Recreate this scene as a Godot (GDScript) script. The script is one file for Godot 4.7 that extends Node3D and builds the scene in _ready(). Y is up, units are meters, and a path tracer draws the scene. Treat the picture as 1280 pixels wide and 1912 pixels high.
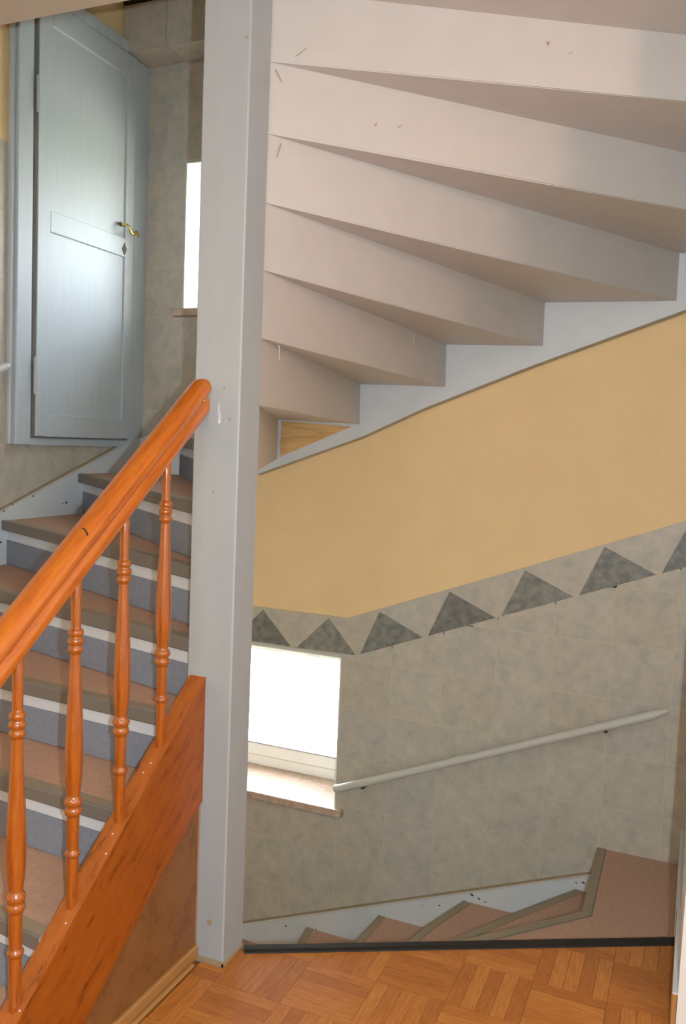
extends Node3D
# Winding staircase round a square newel post. Axes: +x right along the back wall, y up, -z away from the viewer.

const ZB := -3.69      # face of the tiles on the back wall
const ZS := -3.655     # face of the strings on the back wall
const XW := -2.708     # face of the left wall
const XS := -2.673     # face of the string on the left wall
const XR := 0.036      # face of the right wall
const RISE := 0.1855

var M := {}
var rng := RandomNumberGenerator.new()
var used := {}

# ------------------------------------------------------------------ helpers
func numbered(called: String) -> String:
	if not used.has(called):
		used[called] = 0
		return called
	used[called] += 1
	return "%s_%03d" % [called, used[called]]

func tag(o: Node, label := "", category := "", group := "", kind := "") -> void:
	if label: o.set_meta("label", label)
	if category: o.set_meta("category", category)
	if group: o.set_meta("group", group)
	if kind: o.set_meta("kind", kind)

func thing(called: String, at: Vector3, label: String, category: String, kind := "", group := "") -> Node3D:
	var o := Node3D.new()
	o.name = numbered(called)
	o.position = at
	add_child(o)
	tag(o, label, category, group, kind)
	return o

func mb() -> SurfaceTool:
	var st := SurfaceTool.new()
	st.begin(Mesh.PRIMITIVE_TRIANGLES)
	return st

func tri(st: SurfaceTool, a: Vector3, b: Vector3, c: Vector3, n: Vector3) -> void:
	if (b - a).cross(c - a).dot(n) > 0.0:
		var t := b
		b = c
		c = t
	for p in [a, b, c]:
		st.set_normal(n)
		st.add_vertex(p)

func quad(st: SurfaceTool, a: Vector3, b: Vector3, c: Vector3, d: Vector3, out: Vector3) -> void:
	var n := (c - a).cross(d - b).normalized()
	if n.dot(out) < 0.0: n = -n
	tri(st, a, b, c, n)
	tri(st, a, c, d, n)

func prism(st: SurfaceTool, pts: Array, ext: Vector3) -> void:
	var n := Vector3.ZERO
	for i in pts.size():
		n += (pts[i] as Vector3).cross(pts[(i + 1) % pts.size()])
	n = n.normalized()
	var ux: Vector3 = ((pts[1] as Vector3) - pts[0]).normalized()
	var uy := n.cross(ux)
	var flat := PackedVector2Array()
	for p in pts: flat.append(Vector2(ux.dot(p - pts[0]), uy.dot(p - pts[0])))
	var idx := Geometry2D.triangulate_polygon(flat)
	var face := n if n.dot(ext) < 0.0 else -n
	for i in range(0, idx.size(), 3):
		tri(st, pts[idx[i]], pts[idx[i + 1]], pts[idx[i + 2]], face)
		tri(st, pts[idx[i]] + ext, pts[idx[i + 1]] + ext, pts[idx[i + 2]] + ext, -face)
	for i in pts.size():
		var a: Vector3 = pts[i]
		var b: Vector3 = pts[(i + 1) % pts.size()]
		if a.distance_to(b) < 1e-5: continue
		var out := (b - a).cross(n).normalized()   # polygon runs counter-clockwise about n
		quad(st, a, b, b + ext, a + ext, out)

func box(st: SurfaceTool, lo: Vector3, hi: Vector3) -> void:
	prism(st, [Vector3(lo.x, lo.y, lo.z), Vector3(hi.x, lo.y, lo.z), Vector3(hi.x, lo.y, hi.z), Vector3(lo.x, lo.y, hi.z)], Vector3(0, hi.y - lo.y, 0))

# a box with its edges chamfered by c
func soft_box(st: SurfaceTool, lo: Vector3, hi: Vector3, c := 0.004) -> void:
	var m := (lo + hi) / 2.0
	var h := (hi - lo) / 2.0
	var P := func(ax: int, s: Vector3) -> Vector3:      # corner s of the face across axis ax
		var v := Vector3(s.x * h.x, s.y * h.y, s.z * h.z)
		for k in 3:
			if k != ax: v[k] -= c * signf(s[k])
		return m + v
	for ax in 3:
		var b := (ax + 1) % 3
		var d := (ax + 2) % 3
		for sg in [-1.0, 1.0]:
			var q := []
			for e in [[-1, -1], [1, -1], [1, 1], [-1, 1]]:
				var s := Vector3.ZERO
				s[ax] = sg; s[b] = e[0]; s[d] = e[1]
				q.append(P.call(ax, s))
			var o := Vector3.ZERO
			o[ax] = sg
			quad(st, q[0], q[1], q[2], q[3], o)
			for sb in [-1.0, 1.0]:
				var s0 := Vector3.ZERO; var s1 := Vector3.ZERO
				s0[ax] = sg; s0[b] = sb; s0[d] = -1; s1[ax] = sg; s1[b] = sb; s1[d] = 1
				var oo := Vector3.ZERO
				oo[ax] = sg; oo[b] = sb
				quad(st, P.call(ax, s0), P.call(ax, s1), P.call(b, s1), P.call(b, s0), oo)
	for sx in [-1.0, 1.0]:
		for sy in [-1.0, 1.0]:
			for sz in [-1.0, 1.0]:
				var s := Vector3(sx, sy, sz)
				tri(st, P.call(0, s), P.call(1, s), P.call(2, s), s.normalized())

func lathe(st: SurfaceTool, prof: Array, at := Vector3.ZERO, sides := 20) -> void:
	var rows := []
	for i in prof.size():
		var p: Vector2 = prof[i]
		var a: Vector2 = prof[maxi(i - 1, 0)]
		var b: Vector2 = prof[mini(i + 1, prof.size() - 1)]
		var t := (b - a).normalized()
		rows.append([p, Vector2(t.y, -t.x)])
	for i in prof.size() - 1:
		for k in sides:
			var q := []
			for e in [[i, k], [i + 1, k], [i + 1, k + 1], [i, k + 1]]:
				var w: float = TAU * e[1] / sides
				var d := Vector3(cos(w), 0, sin(w))
				var p: Vector2 = rows[e[0]][0]
				var n: Vector2 = rows[e[0]][1]
				q.append([at + d * p.x + Vector3(0, p.y, 0), (d * n.x + Vector3(0, n.y, 0)).normalized()])
			for f in [[0, 1, 2], [0, 2, 3]]:
				smooth_tri(st, q[f[0]], q[f[1]], q[f[2]])

func smooth_tri(st: SurfaceTool, a: Array, b: Array, c: Array) -> void:
	var g: Vector3 = (b[0] - a[0]).cross(c[0] - a[0])
	var order := [a, b, c] if g.dot(a[1] + b[1] + c[1]) < 0.0 else [a, c, b]
	for p in order:
		st.set_normal(p[1])
		st.add_vertex(p[0])

# a tube along a path, round, radius per point
func tube(st: SurfaceTool, path: Array, radii: Array, sides := 12) -> void:
	var rings := []
	var up := Vector3.UP
	for i in path.size():
		var t: Vector3 = (path[mini(i + 1, path.size() - 1)] - path[maxi(i - 1, 0)]).normalized()
		if absf(t.dot(up)) > 0.95: up = Vector3.RIGHT
		var s := t.cross(up).normalized()
		var u := s.cross(t)
		up = u
		var ring := []
		for k in sides:
			var w := TAU * k / sides
			var d := s * cos(w) + u * sin(w)
			ring.append([path[i] + d * radii[i], d])
		rings.append(ring)
	for i in rings.size() - 1:
		for k in sides:
			var k2 := (k + 1) % sides
			smooth_tri(st, rings[i][k], rings[i + 1][k], rings[i + 1][k2])
			smooth_tri(st, rings[i][k], rings[i + 1][k2], rings[i][k2])
	for e in [0, rings.size() - 1]:
		var n: Vector3 = (path[0] - path[1]).normalized() if e == 0 else (path[-1] - path[-2]).normalized()
		for k in sides:
			tri(st, path[e], rings[e][k][0], rings[e][(k + 1) % sides][0], n)

# commits a shape as one named mesh; shapes are given in the scene's axes, so the node undoes its parent's place
func part(called: String, st: SurfaceTool, mat: Material, parent: Node3D, label := "") -> MeshInstance3D:
	var o := MeshInstance3D.new()
	o.mesh = st.commit()
	o.material_override = mat
	o.name = called
	var off := Vector3.ZERO
	var p: Node = parent
	while p is Node3D and p != self:
		off += (p as Node3D).position
		p = p.get_parent()
	o.position = -off
	parent.add_child(o, true)
	if label: o.set_meta("label", label)
	return o

func solid(called: String, st: SurfaceTool, mat: Material, label: String, category: String, kind := "structure") -> MeshInstance3D:
	var o := MeshInstance3D.new()
	o.mesh = st.commit()
	o.material_override = mat
	o.name = numbered(called)
	add_child(o)
	tag(o, label, category, "", kind)
	return o

# ------------------------------------------------------------------ textures and materials
func noise(sd: int, freq: float, oct := 4) -> FastNoiseLite:
	var f := FastNoiseLite.new()
	f.seed = sd
	f.noise_type = FastNoiseLite.TYPE_SIMPLEX_SMOOTH
	f.frequency = freq
	f.fractal_octaves = oct
	return f

# mixes several seamless noises by weight and runs the sum through a colour ramp
func ramp_tex(size: int, layers: Array, colors: Array, spread := 1.0) -> ImageTexture:
	var data := []
	var total := 0.0
	for l in layers:
		var im: Image = noise(l[0], l[1], l[2]).get_seamless_image(size, size)
		im.convert(Image.FORMAT_L8)
		data.append(im.get_data())
		total += l[3]
	var table := []
	for i in 256:
		var x := clampf((i / 255.0 - 0.5) * spread + 0.5, 0.0, 1.0) * (colors.size() - 1)
		var k := mini(int(x), colors.size() - 2)
		table.append((colors[k] as Color).lerp(colors[k + 1], x - k))
	var out := PackedByteArray()
	out.resize(size * size * 3)
	for i in size * size:
		var v := 0.0
		for j in data.size(): v += data[j][i] * layers[j][3]
		var c: Color = table[clampi(int(v / total), 0, 255)]
		out[i * 3] = c.r8; out[i * 3 + 1] = c.g8; out[i * 3 + 2] = c.b8
	return ImageTexture.create_from_image(Image.create_from_data(size, size, false, Image.FORMAT_RGB8, out))

func mat(color: Color, rough := 0.6, tex: Texture2D = null, scale := Vector3.ONE, offset := Vector3.ZERO) -> StandardMaterial3D:
	var m := StandardMaterial3D.new()
	m.albedo_color = color
	m.roughness = rough
	m.metallic_specular = 0.5
	if tex:
		m.albedo_texture = tex
		m.uv1_triplanar = true
		m.uv1_scale = scale
		m.uv1_offset = offset
		m.uv1_triplanar_sharpness = 8.0
	return m

func c8(r: int, g: int, b: int) -> Color:
	return Color8(r, g, b)

func make_materials() -> void:
	var tile_tex := ramp_tex(512, [[11, 0.012, 3, 1.0], [12, 0.03, 4, 0.8], [13, 0.14, 3, 0.4]], [c8(180, 177, 166), c8(195, 188, 174), c8(205, 194, 178), c8(213, 201, 186)], 1.6)
	var dark_tex := ramp_tex(256, [[21, 0.03, 4, 1.0], [22, 0.2, 2, 0.4]], [c8(112, 114, 110), c8(140, 138, 130), c8(160, 156, 146)], 1.6)
	for k in 5:
		var tone: float = [1.0, 0.994, 1.006, 0.99, 0.997][k]
		M["tile%d" % k] = mat(Color(tone, tone * [1.0, 0.995, 1.0, 1.005, 1.0][k], tone * [1.0, 0.98, 1.0, 1.02, 0.99][k]) * 0.98, 0.42, tile_tex, Vector3(1.3, 1.3, 1.3), Vector3(0.37 * k, 0.61 * k, 0.23 * k))
	for k in 3:
		var tone2: float = [1.0, 0.94, 1.05][k]
		M["dark%d" % k] = mat(Color(tone2, tone2, tone2) * 0.95, 0.42, dark_tex, Vector3(2.2, 2.2, 2.2), Vector3(0.4 * k, 0.3 * k, 0.1))
	M.grout = mat(c8(211, 195, 174), 0.85)
	var paint_tex := ramp_tex(256, [[31, 0.02, 4, 1.0], [32, 0.2, 2, 0.3]], [c8(250, 250, 250), c8(255, 255, 255)], 1.5)
	M.yellow = mat(c8(250, 216, 162), 0.7, paint_tex, Vector3(0.8, 0.8, 0.8))
	M.grey = mat(c8(200, 194, 189), 0.45, paint_tex, Vector3(1.5, 1.5, 1.5))
	M.post = mat(c8(168, 174, 177), 0.42, paint_tex, Vector3(3, 0.6, 3))
	M.string = mat(c8(222, 225, 228), 0.5, paint_tex, Vector3(1.5, 1.5, 1.5))
	M.white = mat(c8(214, 218, 224), 0.5)
	M.frame = mat(c8(240, 240, 236), 0.35)
	M.door = mat(c8(198, 205, 209), 0.46, paint_tex, Vector3(6, 0.6, 6))
	M.gap = mat(c8(150, 142, 137), 0.7)
	M.sill = mat(c8(222, 200, 186), 0.4, ramp_tex(256, [[41, 0.03, 4, 1.0], [42, 0.25, 2, 0.7]], [c8(205, 190, 175), c8(255, 250, 245)], 1.6), Vector3(3, 3, 3))
	var wood := ramp_tex(512, [[51, 0.018, 5, 1.0], [52, 0.09, 3, 0.5]], [c8(176, 84, 22), c8(196, 102, 28), c8(204, 110, 32), c8(212, 120, 40)], 1.5)
	M.rail = mat(c8(242, 236, 150), 0.28, wood, Vector3(0.7, 7, 7))
	M.wood_up = mat(c8(206, 200, 160), 0.25, wood, Vector3(7, 0.8, 7))
	var knotty := ramp_tex(512, [[53, 0.014, 4, 1.0], [54, 0.07, 4, 0.6]], [c8(110, 54, 16), c8(164, 90, 28), c8(172, 96, 30), c8(176, 100, 33), c8(184, 108, 40)], 1.45)
	M.string_wood = mat(c8(232, 218, 192), 0.32, knotty, Vector3(0.9, 4.5, 4.5))
	M.string_top = mat(c8(248, 238, 255), 0.45, knotty, Vector3(0.9, 4.5, 4.5), Vector3(0.3, 0.2, 0.5))
	M.panel = mat(c8(138, 94, 52), 0.5, ramp_tex(256, [[55, 0.02, 4, 1.0], [56, 0.1, 3, 0.5]], [c8(205, 190, 175), c8(245, 240, 235), c8(255, 255, 255)], 1.3), Vector3(1.5, 1.5, 1.5))
	M.skirt = mat(c8(172, 124, 72), 0.4)
	var pq := ramp_tex(512, [[61, 0.02, 4, 1.0], [62, 0.12, 3, 0.5]], [c8(170, 106, 46), c8(186, 122, 60), c8(194, 132, 68), c8(204, 146, 84)], 1.5)
	for k in 4:
		var tn: Color = [c8(244, 228, 205), c8(236, 217, 192), c8(250, 238, 218), c8(226, 204, 178)][k]
		M["px%d" % k] = mat(tn, 0.36, pq, Vector3(1.2, 9, 9), Vector3(0.31 * k, 0.17 * k, 0.43 * k))
		M["pz%d" % k] = mat(tn, 0.36, pq, Vector3(9, 9, 1.2), Vector3(0.27 * k, 0.41 * k, 0.13 * k))
	M.underfloor = mat(c8(150, 92, 44), 0.6)
	M.floor_wood = mat(c8(250, 232, 214), 0.4, pq, Vector3(1.2, 6, 6))
	var fleck := ramp_tex(512, [[71, 0.25, 2, 1.0], [72, 0.02, 3, 0.5]], [c8(222, 218, 215), c8(244, 240, 237), c8(255, 252, 250)], 1.6)
	M.carpet = mat(c8(197, 161, 139), 0.95, fleck, Vector3(4, 4, 4))
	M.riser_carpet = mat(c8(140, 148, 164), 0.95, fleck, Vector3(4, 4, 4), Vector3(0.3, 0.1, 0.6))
	M.nosing = mat(c8(152, 136, 114), 0.5)
	M.nosing_front = mat(c8(116, 110, 103), 0.55)
	M.black = mat(c8(28, 26, 24), 0.7)
	M.metal = mat(c8(190, 170, 110), 0.25)
	M.metal.metallic = 1.0
	M.brass = mat(c8(226, 196, 120), 0.2)
	M.brass.metallic = 1.0
	M.dark_metal = mat(c8(70, 62, 52), 0.4)
	M.dark_metal.metallic = 0.6
	M.rail_paint = mat(c8(206, 202, 193), 0.4)
	M.seal_and_shade = mat(c8(164, 142, 112), 0.8)  # brown of the painted shadow lines, also of the post's foot bead and chips
	M.sealdark = mat(c8(176, 140, 118), 0.7)
	M.chip = mat(c8(84, 44, 38), 0.7)
	M.pine = mat(c8(236, 196, 140), 0.6, ramp_tex(256, [[81, 0.02, 4, 1.0], [82, 0.1, 3, 0.4]], [c8(225, 205, 180), c8(250, 242, 228), c8(255, 250, 240)], 1.4), Vector3(1.0, 8, 8))
	M.ceiling = mat(c8(196, 184, 166), 0.8)
	M.plaster = mat(c8(228, 228, 226), 0.8)
	var g := StandardMaterial3D.new()
	g.albedo_color = Color(0.96, 0.98, 1.0, 0.06)
	g.transparency = BaseMaterial3D.TRANSPARENCY_ALPHA
	g.roughness = 0.02
	M.glass = g
	M.rail.clearcoat_enabled = true
	M.rail.clearcoat = 0.8
	M.rail.clearcoat_roughness = 0.12
	M.wood_up.clearcoat_enabled = true
	M.wood_up.clearcoat = 1.0
	M.wood_up.clearcoat_roughness = 0.08
	var lampm := StandardMaterial3D.new()
	lampm.albedo_color = c8(255, 240, 215)
	lampm.emission_enabled = true
	lampm.emission = c8(255, 214, 170)
	lampm.emission_energy_multiplier = 1.5
	M.lamp = lampm

# ------------------------------------------------------------------ tiles
# pieces of a tiling cut to a zone; to3 turns wall coordinates into a point on the tile's face, back is the way into the wall
func lay_piece(poly: PackedVector2Array, to3: Callable, back: Vector3, m: Material, parent: Node3D, called := "tile") -> void:
	if poly.size() < 3: return
	var area := 0.0
	for i in poly.size(): area += poly[i].cross(poly[(i + 1) % poly.size()])
	if absf(area) < 0.0006 or Geometry2D.triangulate_polygon(poly).is_empty(): return
	var pts := []
	for p in poly: pts.append(to3.call(p) + back * rng.randf_range(0.0, 0.0004))
	var st := mb()
	prism(st, pts, back * 0.005)
	part(called, st, m, parent)

func tile_zone(zone: PackedVector2Array, hole: PackedVector2Array, xs: Array, ys: Array, to3: Callable, back: Vector3, parent: Node3D) -> void:
	var j := 0.0022
	for a in xs.size() - 1:
		for b in ys.size() - 1:
			var cell := PackedVector2Array([Vector2(xs[a] + j, ys[b] + j), Vector2(xs[a + 1] - j, ys[b] + j), Vector2(xs[a + 1] - j, ys[b + 1] - j), Vector2(xs[a] + j, ys[b + 1] - j)])
			for p in Geometry2D.intersect_polygons(cell, zone):
				var bits := [p]
				if hole.size(): bits = Geometry2D.clip_polygons(p, hole)
				for q in bits:
					if not Geometry2D.is_polygon_clockwise(q) or bits.size() == 1:
						lay_piece(q, to3, back, M["tile%d" % rng.randi_range(0, 4)], parent)

func steps(a: float, d: float, n: int) -> Array:
	var out := []
	for i in n: out.append(a + d * i)
	return out

# ------------------------------------------------------------------ the scene
func _ready() -> void:
	rng.seed = 7
	# camera
	var cam := Camera3D.new()
	cam.name = "camera"
	cam.fov = rad_to_deg(2.0 * atan(956.0 / 1594.63))
	cam.near = 0.02
	var fw := Vector3(-0.383950, -0.083066, -0.919610).normalized()
	var rt0 := fw.cross(Vector3.UP).normalized()
	var up0 := rt0.cross(fw)
	var roll := 0.0407944750
	var rt := rt0 * cos(roll) + up0 * sin(roll)
	var up := up0 * cos(roll) - rt0 * sin(roll)
	cam.transform = Transform3D(Basis(rt, up, -fw), Vector3(0, 1.5, 0))
	cam.current = true
	add_child(cam)
	# bright overcast day outside
	var we := WorldEnvironment.new()
	we.name = "world"
	var env := Environment.new()
	env.background_mode = Environment.BG_SKY
	var sky := Sky.new()
	var sm := ProceduralSkyMaterial.new()
	sm.sky_top_color = Color(0.86, 0.93, 1.0)
	sm.sky_horizon_color = Color(0.97, 0.99, 0.97)
	sm.ground_horizon_color = Color(0.92, 0.95, 0.90)
	sm.ground_bottom_color = Color(0.75, 0.78, 0.72)
	sm.sun_angle_max = 0.0
	sky.sky_material = sm
	env.sky = sky
	env.background_energy_multiplier = 30.0
	env.tonemap_mode = Environment.TONE_MAPPER_LINEAR
	env.tonemap_exposure = 0.88
	env.sdfgi_enabled = true
	env.ssao_enabled = true
	env.ssil_enabled = true
	we.environment = env
	add_child(we)
	# the camera's own flash, beside the lens
	var fl := OmniLight3D.new()
	fl.name = "camera_flash"
	fl.position = Vector3(0.125, 1.53, 0.04)
	fl.light_color = Color(0.86, 0.955, 1.0)
	fl.light_energy = 4.1
	fl.light_size = 0.01
	fl.omni_range = 14.0
	fl.omni_attenuation = 2.0
	fl.shadow_enabled = true
	add_child(fl)

	make_materials()
	room()
	windows()
	door()
	back_tiles()
	left_tiles()
	boxing()
	landing()
	newel()
	main_staircase()
	lower_staircase()
	banister()
	wall_rails()
	hall_and_fill_lamps()

func hall_and_fill_lamps() -> void:
	lamp(Vector3(1.5, 2.69, -1.0), "round opal ceiling lamp of the hall, behind the viewer on the right", Color(1.0, 0.78, 0.64), 1.0)
	lamp(Vector3(-0.9, 2.69, 1.0), "added fill light shaped as a ceiling lamp, behind the viewer on the left", Color(1.0, 0.96, 0.92), 0.7)  # neutral fill added to brighten the left flight, no lamp known there

func lamp(at: Vector3, label: String, color: Color, energy: float) -> void:
	var t := thing("fill_lamp", at, label, "lamp")
	var st := mb()
	lathe(st, [Vector2(0.0, -0.11), Vector2(0.09, -0.10), Vector2(0.15, -0.06), Vector2(0.17, -0.02)], at, 28)
	part("shade", st, M.lamp, t)
	st = mb()
	lathe(st, [Vector2(0.17, -0.02), Vector2(0.18, -0.02), Vector2(0.18, 0.0), Vector2(0.0, 0.0)], at, 28)
	part("base", st, M.white, t)
	var l := OmniLight3D.new()
	l.name = "lamp_light"
	l.position = Vector3(0, -0.24, 0)
	l.light_color = color
	l.light_energy = energy
	l.light_size = 0.12
	l.omni_range = 14.0
	l.omni_attenuation = 2.0
	l.shadow_enabled = true
	t.add_child(l)

func room() -> void:
	var st := mb()
	# back wall round the two window openings
	var wz0 := -4.15
	var wz1 := ZB - 0.007
	var wx := [-3.0, -2.456, -1.518, 0.6]
	box(st, Vector3(wx[0], -3.0, wz0), Vector3(wx[1], 5.2, wz1))
	box(st, Vector3(wx[2], -3.0, wz0), Vector3(wx[3], 5.2, wz1))
	box(st, Vector3(wx[1], -3.0, wz0), Vector3(wx[2], -0.265, wz1))
	box(st, Vector3(wx[1], 0.475, wz0), Vector3(wx[2], 2.125, wz1))
	box(st, Vector3(wx[1], 2.84, wz0), Vector3(wx[2], 5.2, wz1))
	solid("wall_back", st, M.yellow, "yellow painted back wall of the stairwell with grey beige tiling and a triangle border", "wall")
	st = mb()
	box(st, Vector3(-3.0, -3.0, -3.7), Vector3(XW - 0.006, 5.2, 2.6))
	solid("wall_left", st, M.yellow, "yellow and tiled left wall that holds the grey door", "wall")
	st = mb()
	box(st, Vector3(XR, -3.0, -3.7), Vector3(XR + 0.14, 5.2, -2.3))
	solid("wall_right", st, M.plaster, "plain right wall beside the landing, seen edge on", "wall")
	st = mb()
	box(st, Vector3(-2.9, -0.3, 2.5), Vector3(2.4, 2.85, 2.65))
	solid("wall_rear", st, M.plaster, "plain wall of the landing behind the viewer", "wall")
	st = mb()
	box(st, Vector3(2.2, -0.3, -2.4), Vector3(2.35, 2.85, 2.6))
	solid("wall_hall", st, M.plaster, "plain wall on the far right of the landing", "wall")
	st = mb()
	box(st, Vector3(XR + 0.14, -0.3, -2.45), Vector3(2.3, 2.85, -2.3))
	solid("wall_corner", st, M.plaster, "short plain wall turning right from the stair opening", "wall")
	st = mb()
	prism(st, [Vector3(-2.9, 2.69, -2.03), Vector3(XR + 0.05, 2.69, -2.03), Vector3(XR + 0.05, 2.69, -2.46), Vector3(2.4, 2.69, -2.46), Vector3(2.4, 2.69, 2.6), Vector3(-2.9, 2.69, 2.6)], Vector3(0, 0.17, 0))
	solid("ceiling", st, M.ceiling, "pale landing ceiling whose edge crosses the top left corner", "ceiling")
	st = mb()
	box(st, Vector3(-2.95, 5.1, -3.8), Vector3(0.3, 5.25, -1.5))
	solid("ceiling_top", st, M.ceiling, "ceiling of the stairwell high above the steps", "ceiling")
	st = mb()
	box(st, Vector3(-2.9, 2.86, -1.7), Vector3(0.3, 5.2, -1.55))
	box(st, Vector3(XR, 2.86, -2.31), Vector3(XR + 0.14, 5.2, -1.7))
	solid("wall_upper", st, M.plaster, "plain wall of the upper landing above the ceiling edge", "wall")
	st = mb()
	box(st, Vector3(-2.95, -3.1, -3.8), Vector3(0.3, -2.9, 0.2))
	solid("floor_below", st, M.underfloor, "floor of the storey below at the foot of the lower steps", "floor")
	st = mb()
	box(st, Vector3(-2.9, -3.0, -1.62), Vector3(0.3, -0.17, -1.5))
	box(st, Vector3(XR, -3.0, -2.31), Vector3(XR + 0.14, -0.17, -1.62))
	solid("wall_below", st, M.plaster, "plain wall under the landing beside the lower steps", "wall")

func frame_bars(z0: float, z1: float, lo: Vector2, hi: Vector2, w: Array) -> SurfaceTool:
	var st := mb()    # w: left, right, bottom, top widths
	soft_box(st, Vector3(lo.x, lo.y, z0), Vector3(hi.x, lo.y + w[2], z1), 0.003)
	soft_box(st, Vector3(lo.x, hi.y - w[3], z0), Vector3(hi.x, hi.y, z1), 0.003)
	soft_box(st, Vector3(lo.x, lo.y + w[2], z0), Vector3(lo.x + w[0], hi.y - w[3], z1), 0.003)
	soft_box(st, Vector3(hi.x - w[1], lo.y + w[2], z0), Vector3(hi.x, hi.y - w[3], z1), 0.003)
	return st

func windows() -> void:
	var at := [[-0.265, 0.475, "window_1", "lower white framed window glowing with daylight, right of the post"], [2.125, 2.84, "window_2", "upper window with bright white reveal, left of the post near the grey door"]]
	for w in at:
		var y0: float = w[0]
		var y1: float = w[1]
		var t := thing(w[2], Vector3(-1.987, y0, -4.02), w[3], "window", "structure")
		part("window_frame", frame_bars(-4.06, -3.99, Vector2(-2.456, y0), Vector2(-1.518, y1), [0.045, 0.045, 0.055, 0.05]), M.frame, t)
		part("sash", frame_bars(-4.05, -3.985, Vector2(-2.415, y0 + 0.058), Vector2(-1.56, y1 - 0.046), [0.06, 0.06, 0.065, 0.06]), M.frame, t)
		var st := mb()
		box(st, Vector3(-2.36, y0 + 0.12, -4.03), Vector3(-1.615, y1 - 0.1, -4.026))
		part("pane", st, M.glass, t)
		st = mb()
		box(st, Vector3(-2.36, y0 + 0.12, -3.992), Vector3(-1.615, y0 + 0.126, -3.983))
		part("gasket", st, M.gap, t)
		st = mb()
		soft_box(st, Vector3(-2.514, y0 - 0.037, -3.998), Vector3(-1.477, y0, ZB + 0.026), 0.003)
		part("sill", st, M.sill, t, "pinkish stone window sill")
		# white plastered reveal
		st = mb()
		box(st, Vector3(-2.456, y0, -3.99), Vector3(-2.45, y1, ZB))
		box(st, Vector3(-1.524, y0, -3.99), Vector3(-1.518, y1, ZB))
		box(st, Vector3(-2.45, y1 - 0.006, -3.99), Vector3(-1.524, y1, ZB))
		part("reveal", st, M.frame, t)
		st = mb()
		box(st, Vector3(-2.456, y1 - 0.002, ZB - 0.006), Vector3(-1.518, y1 + 0.011, ZB + 0.002))
		part("edge_strip", st, M.rail_paint, t)

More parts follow.
